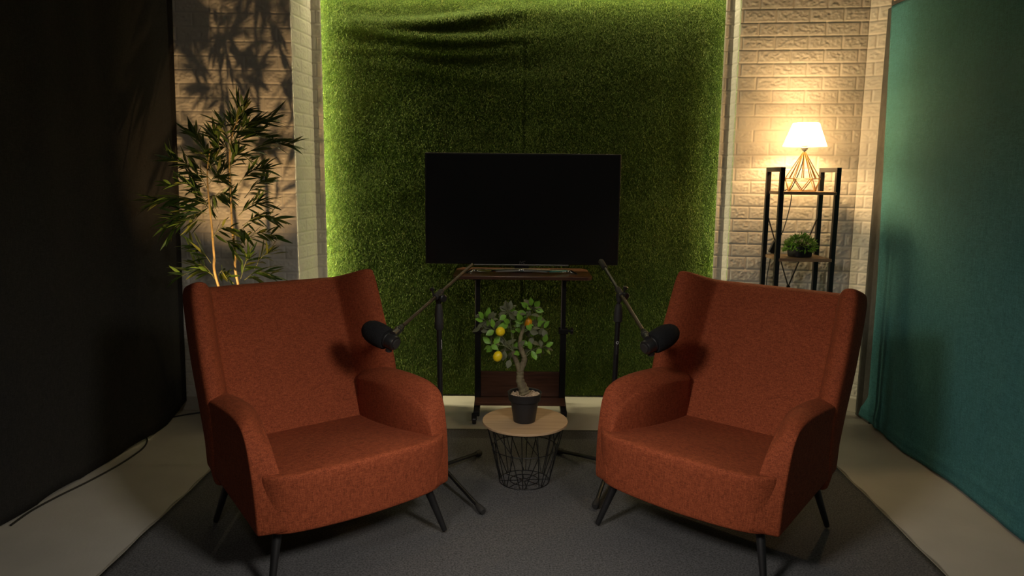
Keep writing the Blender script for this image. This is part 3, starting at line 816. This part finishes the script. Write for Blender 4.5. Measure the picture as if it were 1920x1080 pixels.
    mb = MB(); y0 = bk-ax*.022-dn*.028
    mb.tube([y0, lerp(y0, mo, .5), mo], [.013, .0145, .012], 12); sidev = Vector((0, -1, 0))
    mb.lathe([(.014, -.014), (.0155, -.010), (.0155, .010), (.014, .014)], lerp(y0, mo, .62), sidev, 18); mb.build('swivel_mount', M['satin_black'], m, angle=35)
    mb = MB(); mb.lathe([(.0035, 0), (.003, .002)], lerp(y0, mo, .62)+sidev*.0145, sidev, 10); mb.build('screw', M['brass_dot'], m)
    return t, ck, foot, top
MS1 = mic_stand('black boom microphone stand beside the chair in front of the bamboo', 'black foam covered microphone pointing at the chair in front of the bamboo',
          (-.302, 3.125), (822, 552), 3.10, (753, 613), 2.84, 885, [(821, 570), (822, 618)], [(-.150, 3.44), (-.112, 2.82), (-.66, 3.20)], (683, 613), 2.84, (726, 636), 2.775, 1, False)
MS2 = mic_stand('black boom microphone stand with grip and sticker beside the chair by the lamp shelf', 'black foam covered microphone pointing at the chair by the lamp shelf',
          (.448, 3.19), (1162, 548), 3.17, (1207, 622), 2.89, 1126, [(1160, 572), (1158, 604)], [(.234, 3.48), (.350, 2.878), (.80, 3.25)], (1269, 618), 2.91, (1224, 644), 2.835, -1, True)
# stickers on the poles
def on_pole(ms, z): t, ck, foot, top = ms; return lerp(foot, top, (z-foot.z)/(top.z-foot.z))
za, zb2 = ony(1157, 642, 3.18).z, ony(1156, 661, 3.18).z
p = on_pole(MS2, za)
mb = MB(); ang0 = -PI/2+.15
ringv = []
for k in range(24):
    a = 2*PI*k/24
    for r in (.0035, .0068):
        th = ang0+r*math.cos(a)/.0119; ringv.append((p.x+.0119*math.cos(th), p.y+.0119*math.sin(th), za+r*math.sin(a)))
mb.add(ringv, [(2*k, 2*k+1, 2*((k+1) % 24)+1, 2*((k+1) % 24)) for k in range(24)])
mb.build('sticker_emblem', M['sticker'], MS2[0])
mb = MB(); zz = za-.010
for k in range(7):
    h = .0045; p = on_pole(MS2, zz)
    for (w0, w1, h0, h1) in ((-.35, -.15, 0, 1), (-.35, .35, .0, .22) if k % 2 else (-.35, .35, .75, 1), (.15, .35, 0, .6) if k % 3 else (-.1, .1, .2, .8)):
        vs = [(p.x+.0119*math.cos(ang0+w), p.y+.0119*math.sin(ang0+w), zz-h*hh) for w, hh in ((w0, h0), (w1, h0), (w1, h1), (w0, h1))]
        mb.add(vs, [(0, 1, 2, 3)])
    zz -= .0062
mb.build('sticker_lettering', M['sticker_dim'], MS2[0])
mb = MB(); z1_, z0_ = ony(825, 636, 3.12).z, ony(825, 651, 3.12).z
for k in range(6):
    zz = lerp(z1_, z0_, k/5.2); p = on_pole(MS1, zz); vs = []
    for w, hh in ((-.75, 0), (-.25, 0), (-.25, .005), (-.75, .005)): vs.append((p.x+.0119*math.cos(w), p.y+.0119*math.sin(w), zz-hh))
    mb.add(vs, [(0, 1, 2, 3)])
mb.build('sticker_lettering', M['sticker'], MS1[0])

# ------------------------------------------------------------------ shelf rack with lamp and little plant
SYF, SYB = 3.95, 4.16
def sx(px, py, Y): return ony(px, py, Y).x
xfl, xfr = sx(1455, 485, SYF), sx(1557, 487, SYF); xbl, xbr = sx(1434, 475, SYB), sx(1533, 476, SYB)
xfl = xbl = (xfl+xbl)/2; xfr = xbr = (xfr+xbr)/2
ztop = ony(1452, 313, SYF).z
rack = thing('shelf_rack', 'narrow black steel shelf rack with wooden boards by the brick wall', 'shelf rack', ((xfl+xfr)/2, (SYF+SYB)/2, 0))
bw = .024
for x in (xfl, xfr):
    for y in (SYF, SYB):
        mb = MB(); mb.beam((x, y, 0), (x, y, ztop-bw), bw, bw, up=(0, 1, 0)); mb.build('upright', M['black_metal'], rack, smooth=False, bevel=.002)
    mb = MB(); mb.beam((x, SYF-bw/2, ztop-bw/2), (x, SYB+bw/2, ztop-bw/2), bw, bw); mb.build('top_bar', M['black_metal'], rack, smooth=False, bevel=.002)
Z1, Z2 = ony(1505, 359.5, SYF-.012).z, ony(1505, 485, SYF-.012).z
boards = [Z1, Z2, Z2-.36, .14]
for z in boards:
    mb = MB(); mb.box((xfl+bw/2-.006, SYF-.016, z-.016), (xfr-bw/2+.006, SYB+.012, z)); mb.build('shelf_board', M['shelf_wood'], rack, smooth=False, bevel=.0015)
mid = Vector(((xbl+xbr)/2, SYB-.004, ony(1473, 537, SYB).z)); zbr = ony(1438, 398, SYB).z
for x in (xbl, xbr):
    mb = MB(); mb.beam((x, SYB-.004, zbr), mid, .004, .012, up=(0, 1, 0)); mb.build('brace', M['black_metal'], rack, smooth=False)
mb = MB(); mb.tube([mid+Vector((0, -.008, 0)), mid+Vector((0, .006, 0))], .009, 12); mb.build('brace_bolt', M['black_metal'], rack)
# lamp
LY = 4.085; lc = ony(1503.5, 353, LY); LX = lc.x
lamp = thing('table_lamp', 'lit lamp with gold wire cage and white shade on the rack top shelf', 'lamp', (LX, LY, Z1))
zr = ony(1503, 335, LY).z; za_ = ony(1507, 282, LY).z; zs0 = ony(1508, 274.5, LY).z; zs1 = ony(1511, 231, LY).z
mb = MB(); g = .0024; N6 = 6
r1, r0 = .089, .078; z0l = Z1+g
ang = lambda i, o=0: -PI/2+.22+2*PI*(i+o)/N6
tp6 = [Vector((LX+r1*math.cos(ang(i)), LY+r1*math.sin(ang(i)), zr)) for i in range(N6)]
bt6 = [Vector((LX+r0*math.cos(ang(i, .5)), LY+r0*math.sin(ang(i, .5)), z0l)) for i in range(N6)]
apx = Vector((LX, LY, za_))
for i in range(N6):
    j = (i+1) % N6
    mb.tube([tp6[i], tp6[j]], g, 6); mb.tube([bt6[i], bt6[j]], g, 6)
    mb.tube([tp6[i], bt6[i]], g, 6); mb.tube([bt6[i], tp6[j]], g, 6)
    a_ = 2*PI*i/N6
    mb.tube([tp6[i], apx+(tp6[i]-apx).normalized()*.012], g, 6)
    mm = (tp6[i]+tp6[j])/2; mb.tube([mm, apx+(mm-apx).normalized()*.012], g, 6)
mb.build('wire_base', M['gold'], lamp)
mb = MB(); mb.lathe([(.004, za_-.006), (.010, za_-.002), (.017, za_+.006), (.018, za_+.014), (.014, za_+.016), (.014, za_+.045)], (LX, LY, 0), n=20); mb.build('socket', M['sticker'], lamp)
# pleated shade, thin translucent cloth
m, nt, b = new_mat('white_pleated_shade'); b.inputs['Base Color'].default_value = (.85, .78, .62, 1); b.inputs['Roughness'].default_value = .8
tl = nt.nodes.new('ShaderNodeBsdfTranslucent'); tl.inputs['Color'].default_value = (.97, .90, .74, 1)
mx = nt.nodes.new('ShaderNodeMixShader'); mx.inputs[0].default_value = .75
nt.links.new(b.outputs[0], mx.inputs[1]); nt.links.new(tl.outputs[0], mx.inputs[2]); tr_ = nt.nodes.new('ShaderNodeBsdfTransparent'); mx2 = nt.nodes.new('ShaderNodeMixShader'); mx2.inputs[0].default_value = .22
nt.links.new(mx.outputs[0], mx2.inputs[1]); nt.links.new(tr_.outputs[0], mx2.inputs[2]); nt.links.new(mx2.outputs[0], nt.nodes['Material Output'].inputs[0])
M['shade'] = m
mb = MB(); NS = 96; vs = []; rsb, rst = .112, .066
for j, (rr, zz) in enumerate(((rsb, zs0), (lerp(rsb, rst, .5), (zs0+zs1)/2), (rst, zs1))):
    for i in range(NS):
        a = 2*PI*i/NS; q = rr*(1+.012*math.cos(a*24)); vs.append((LX+.0+q*math.cos(a), LY+q*math.sin(a), zz))
mb.add(vs, [(j*NS+i, j*NS+(i+1) % NS, (j+1)*NS+(i+1) % NS, (j+1)*NS+i) for j in range(2) for i in range(NS)])
sh_ = mb.build('lamp_shade', M['shade'], lamp, angle=80)
for rr_, zz_ in ((rsb, zs0), (rst, zs1)):
    mb = MB(); mb.tube([(LX+rr_*math.cos(2*PI*i/60), LY+rr_*math.sin(2*PI*i/60), zz_) for i in range(60)], .0014, 6, True); mb.build('shade_rim', M['shade'], sh_)
BULBC = (1.0, .62, .27)
bz_ = za_+.072
mb = MB(); prof = [(.012, -.036), (.013, -.028), (.022, -.014), (.028, .004), (.026, .018), (.017, .028), (.006, .0325), (.0005, .033)]
mb.lathe(prof, (LX, LY, bz_), (0, 0, 1), 24); mb.build('bulb', emit('bulb_glow', (*BULBC, 1), 600), lamp)
mb = MB()
cpts = [Vector((LX, LY, za_-.004)), Vector((LX-.006, LY+.005, (za_+zr)/2)), Vector((LX-.03, LY+.02, zr-.01)), Vector((LX-.045, LY+.05, Z1+.006)), Vector((LX-.05, 4.178, Z1+.006)), Vector((LX-.055, 4.2, Z1-.012)),
        ony(1484, 368, 4.2), ony(1470, 428, 4.21), ony(1457, 452, 4.21)]
mb.tube(smooth_path(cpts, 6), .0028, 8)
mb.tube(smooth_path([ony(1446, 474, 4.205), ony(1443, 492, 4.21), ony(1438, 520, 4.21), ony(1437, 560, 4.21), ony(1440, 640, 4.21)], 6), .0028, 8)
mb.build('power_cord', M['cable'], lamp)
sw0, sw1 = ony(1456, 452, 4.21), ony(1445, 474, 4.205)
mb = MB(); mb.beam(sw0, sw1, .032, .02, up=(0, 1, 0)); mb.build('cord_switch', M['satin_black'], lamp, bevel=.004)

# small potted plant
sp_c = ony(1499, 480, 4.035)
spx, spy = sp_c.x, 4.035
sp = thing('potted_plant', 'little bushy green plant in a black ribbed pot on the rack', 'potted plant', (spx, spy, Z2))
mb = MB(); NP = 120; vs = []
levels = [(.052, 0), (.0565, .004), (.060, .030), (.0615, .055), (.0600, .059), (.055, .059), (.053, .045)]
for r, h in levels:
    for i in range(NP):
        a = 2*PI*i/NP; c, s = math.cos(a), math.sin(a)
        k = (abs(c)**4+abs(s)**4)**(-.25)
        rr = r*k*(1+(.012 if (i % 3 == 0) else 0))*.93
        vs.append((spx+rr*math.cos(a+.35), spy+rr*math.sin(a+.35)*.8, Z2+.001+h))
mb.add(vs, [(j*NP+i, j*NP+(i+1) % NP, (j+1)*NP+(i+1) % NP, (j+1)*NP+i) for j in range(len(levels)-1) for i in range(NP)]+[tuple(range(NP))])
mb.build('pot', M['pot'], sp, angle=30)
mb = MB(); dome = Vector((spx+.001, spy, Z2+.050))
for i in range(560):
    a = random.random()*2*PI; el = math.asin(random.uniform(-.22, 1.0))
    d = Vector((math.cos(a)*math.cos(el), math.sin(a)*math.cos(el), math.sin(el)))
    R = Vector((.092*d.x, .075*d.y, .078*d.z)); k = random.uniform(.70, 1.0)
    c = dome+R*k
    for q in range(1):
        dr = (d+Vector((random.gauss(0, .45), random.gauss(0, .45), random.gauss(.1, .45)))).normalized()
        L = random.uniform(.018, .030); leaf(mb, c-dr*L*.5, c+dr*L*.5, random.uniform(.006, .0095), (random.gauss(0, 1), -.6, 1.0), .25)
mb.build('leaves', M['small_leaf'], sp, angle=70)
mb = MB()
for i in range(40):
    a = random.random()*2*PI; r = random.uniform(.01, .06)
    mb.tube([dome+Vector((0, 0, -.01)), dome+Vector((r*math.cos(a), r*.8*math.sin(a), random.uniform(.02, .05)))], .0012, 5)
mb.build('stems', M['twig'], sp)

# ------------------------------------------------------------------ bamboo behind the left chair
BY = 3.72
def bp(x, y, dy=0.0): return ony(240+x/2.7, 160+y/2.7, BY+dy)
bam0 = bp(500, 1600)
bam = thing('bamboo_plant', 'tall artificial bamboo with two canes behind the armchair by the black curtain', 'potted plant', (bam0.x, BY, 0))
mb = MB(); mb.lathe([(.10, 0), (.105, .005), (.130, .25), (.135, .252), (.137, .28), (.127, .28), (.124, .24), (.0005, .235)], (-1.40, 3.975, 0), n=40); mb.build('pot', M['pot'], bam)
A_ = [(-1.42, 3.97, .23), bp(456, 1010), bp(436, 860), bp(425, 720), bp(408, 560), bp(402, 430, .02), bp(420, 300, .03)]
B_ = [(-1.36, 3.97, .23), bp(556, 1000), bp(543, 860), bp(527, 700), bp(519, 520), bp(514, 380), bp(530, 240, -.02), bp(560, 170, -.03)]
for pth in (A_, B_):
    q = smooth_path(pth, 8); rs = []
    for i in range(len(q)):
        r = lerp(.0075, .0025, i/(len(q)-1)); rs.append(r*(1.25 if i % 7 == 0 else 1.0))
    mb = MB(); mb.tube(q, rs, 10); mb.build('cane', M['bamboo_stem'], bam)
SPRAYS = [((530, 262), (600, 95), 14, 110, .9), ((545, 270), (765, 165), 16, 115, .5), ((525, 310), (745, 250), 12, 100, .5), ((590, 350), (880, 290), 15, 95, .45), ((540, 390), (650, 385), 6, 70, .6),
          ((470, 340), (425, 235), 11, 95, .8), ((400, 370), (300, 215), 13, 90, .6), ((380, 480), (175, 345), 13, 95, .5), ((420, 480), (265, 385), 8, 85, .6), ((390, 560), (165, 490), 11, 90, .5),
          ((400, 600), (70, 590), 17, 120, .4), ((400, 650), (175, 690), 15, 115, .5), ((390, 690), (185, 745), 11, 105, .5), ((450, 500), (500, 410), 10, 85, .9), ((560, 500), (725, 405), 15, 90, .5),
          ((590, 570), (725, 470), 11, 85, .6), ((560, 660), (730, 580), 12, 95, .7), ((580, 710), (790, 665), 14, 90, .5), ((570, 800), (775, 750), 11, 95, .5), ((545, 740), (640, 800), 8, 80, .9),
          ((430, 770), (550, 715), 7, 85, .7), ((480, 790), (560, 880), 6, 85, .8), ((420, 900), (290, 800), 8, 95, .7), ((430, 960), (225, 965), 10, 95, .5), ((440, 980), (310, 890), 7, 85, .8),
          ((570, 980), (620, 850), 7, 95, .8), ((590, 985), (755, 955), 9, 100, .5), ((640, 930), (755, 835), 6, 95, .6), ((430, 570), (530, 580), 13, 80, 1.2), ((415, 450), (450, 370), 11, 85, 1.1),
          ((520, 330), (470, 160), 8, 95, .8), ((515, 430), (560, 330), 9, 80, .9), ((400, 520), (330, 470), 10, 85, 1.0), ((460, 960), (520, 980), 6, 70, .8), ((405, 620), (330, 570), 9, 85, 1.0), ((525, 300), (640, 200), 10, 90, .9), ((520, 340), (430, 330), 9, 80, 1.2), ((420, 420), (350, 330), 9, 85, 1.0), ((410, 500), (480, 470), 9, 75, 1.2), ((520, 300), (560, 130), 9, 100, .8), ((440, 560), (400, 640), 8, 80, 1.1)]
lf = MB(); twg = MB()
for (x0, y0), (x1, y1), n, L, spr in SPRAYS:
    dy = random.uniform(-.16, .10); tipd = dy*1.4
    if x1 < 260: dy = -.12; tipd = -.30+.10*(x1/260)
    P0 = bp(x0, y0, dy*.15); P1 = lerp(Vector(bp(x1, y1, tipd)), P0, .22)
    mid_ = P0.lerp(P1, .5)+Vector((0, random.uniform(-.02, .02), .03))
    pth = smooth_path([P0, mid_, P1], 8); twg.tube(pth, [lerp(.002, .0009, i/(len(pth)-1)) for i in range(len(pth))], 5)
    td = (P1-P0).normalized()
    n = int(n*2.1)
    for i in range(n):
        s = .12+.88*(i+random.random())/n; k = min(len(pth)-2, int(s*(len(pth)-1)))
        b = pth[k].lerp(pth[k+1], random.random())
        side = td.cross(Vector((0, -1, 0))).normalized()
        d = (td*1.0 + side*random.choice([-1, 1])*random.uniform(.05, spr*1.15) + Vector((0, random.uniform(-.55, .55), random.uniform(-.25, .15)))).normalized()
        LL = random.uniform(.8, 1.3)*L/2.7/376
        nrm = Vector((random.gauss(0, .5), random.uniform(-1, -.1), random.uniform(.2, 1.2)))
        leaf(lf, b, b+d*LL, random.uniform(.011, .0165), nrm, random.uniform(.05, .3), 0 if random.random() < .72 else 1, .18)
twg.build('twigs', M['twig'], bam)
lf.build('leaves', [M['bamboo_leaf'], M['bamboo_leaf2']], bam, angle=70)

# ------------------------------------------------------------------ cables on the floor
def cable(label, px):
    P = [onz(x, y, .0045) for x, y in px]; mb = MB(); mb.tube(smooth_path(P, 8), .0042, 8)
    o = mb.build('floor_cable', M['cable']); tag(o, label, 'cable'); return o
cable('black cable curving along the floor at the foot of the black curtain', [(20, 985), (60, 957), (110, 930), (165, 903), (215, 876), (250, 854), (270, 838), (276, 824), (268, 812)])
cable('short black cable crossing the floor behind the armchair by the bamboo', [(290, 790), (320, 783), (345, 778), (372, 774), (420, 768)])

# ------------------------------------------------------------------ lights
def area(name, loc, target, size, power, col, spread=180):
    l = bpy.data.lights.new(name, 'AREA'); l.shape = 'SQUARE'; l.size = size; l.energy = power; l.color = col
    l.spread = math.radians(spread)
    o = bpy.data.objects.new(name, l); COL.objects.link(o); o.location = loc
    o.rotation_euler = (Vector(target)-Vector(loc)).to_track_quat('-Z', 'Y').to_euler(); return o
KEY = (1.0, .91, .80)
area('softbox_lamp', (-.86, .9, 1.82), (.85, 2.6, .2), .36, 4.0, KEY, 62)
area('softbox_lamp', (.86, .9, 1.82), (-.75, 2.57, .2), .36, 4.0, KEY, 62)
area('added_ceiling_fill', (0, -.9, 2.86), (0, -.7, 0), .3, 14, KEY, 180)  # unseen fill light, added to lift the floor and dark chair sides
l = bpy.data.lights.new('plant_uplight', 'SPOT'); l.energy = 62; l.color = (1.0, .60, .25); l.spot_size = math.radians(56); l.spot_blend = .85; l.shadow_soft_size = .012
o = bpy.data.objects.new('plant_uplight', l); COL.objects.link(o); o.location = (-1.42, 3.22, .42)
o.rotation_euler = (Vector((-1.5, 4.13, 1.75))-o.location).to_track_quat('-Z', 'Y').to_euler()

w = bpy.data.worlds.new('world'); SC.world = w; w.use_nodes = True
w.node_tree.nodes['Background'].inputs[0].default_value = (.9, .95, 1.0, 1); w.node_tree.nodes['Background'].inputs[1].default_value = .02

vs_ = SC.view_settings; vs_.view_transform = 'Standard'; vs_.look = 'None'; vs_.gamma = 1; vs_.exposure = 0.0; vs_.use_curve_mapping = False
SC.cycles.use_denoising = True
SC.cycles.max_bounces = 8
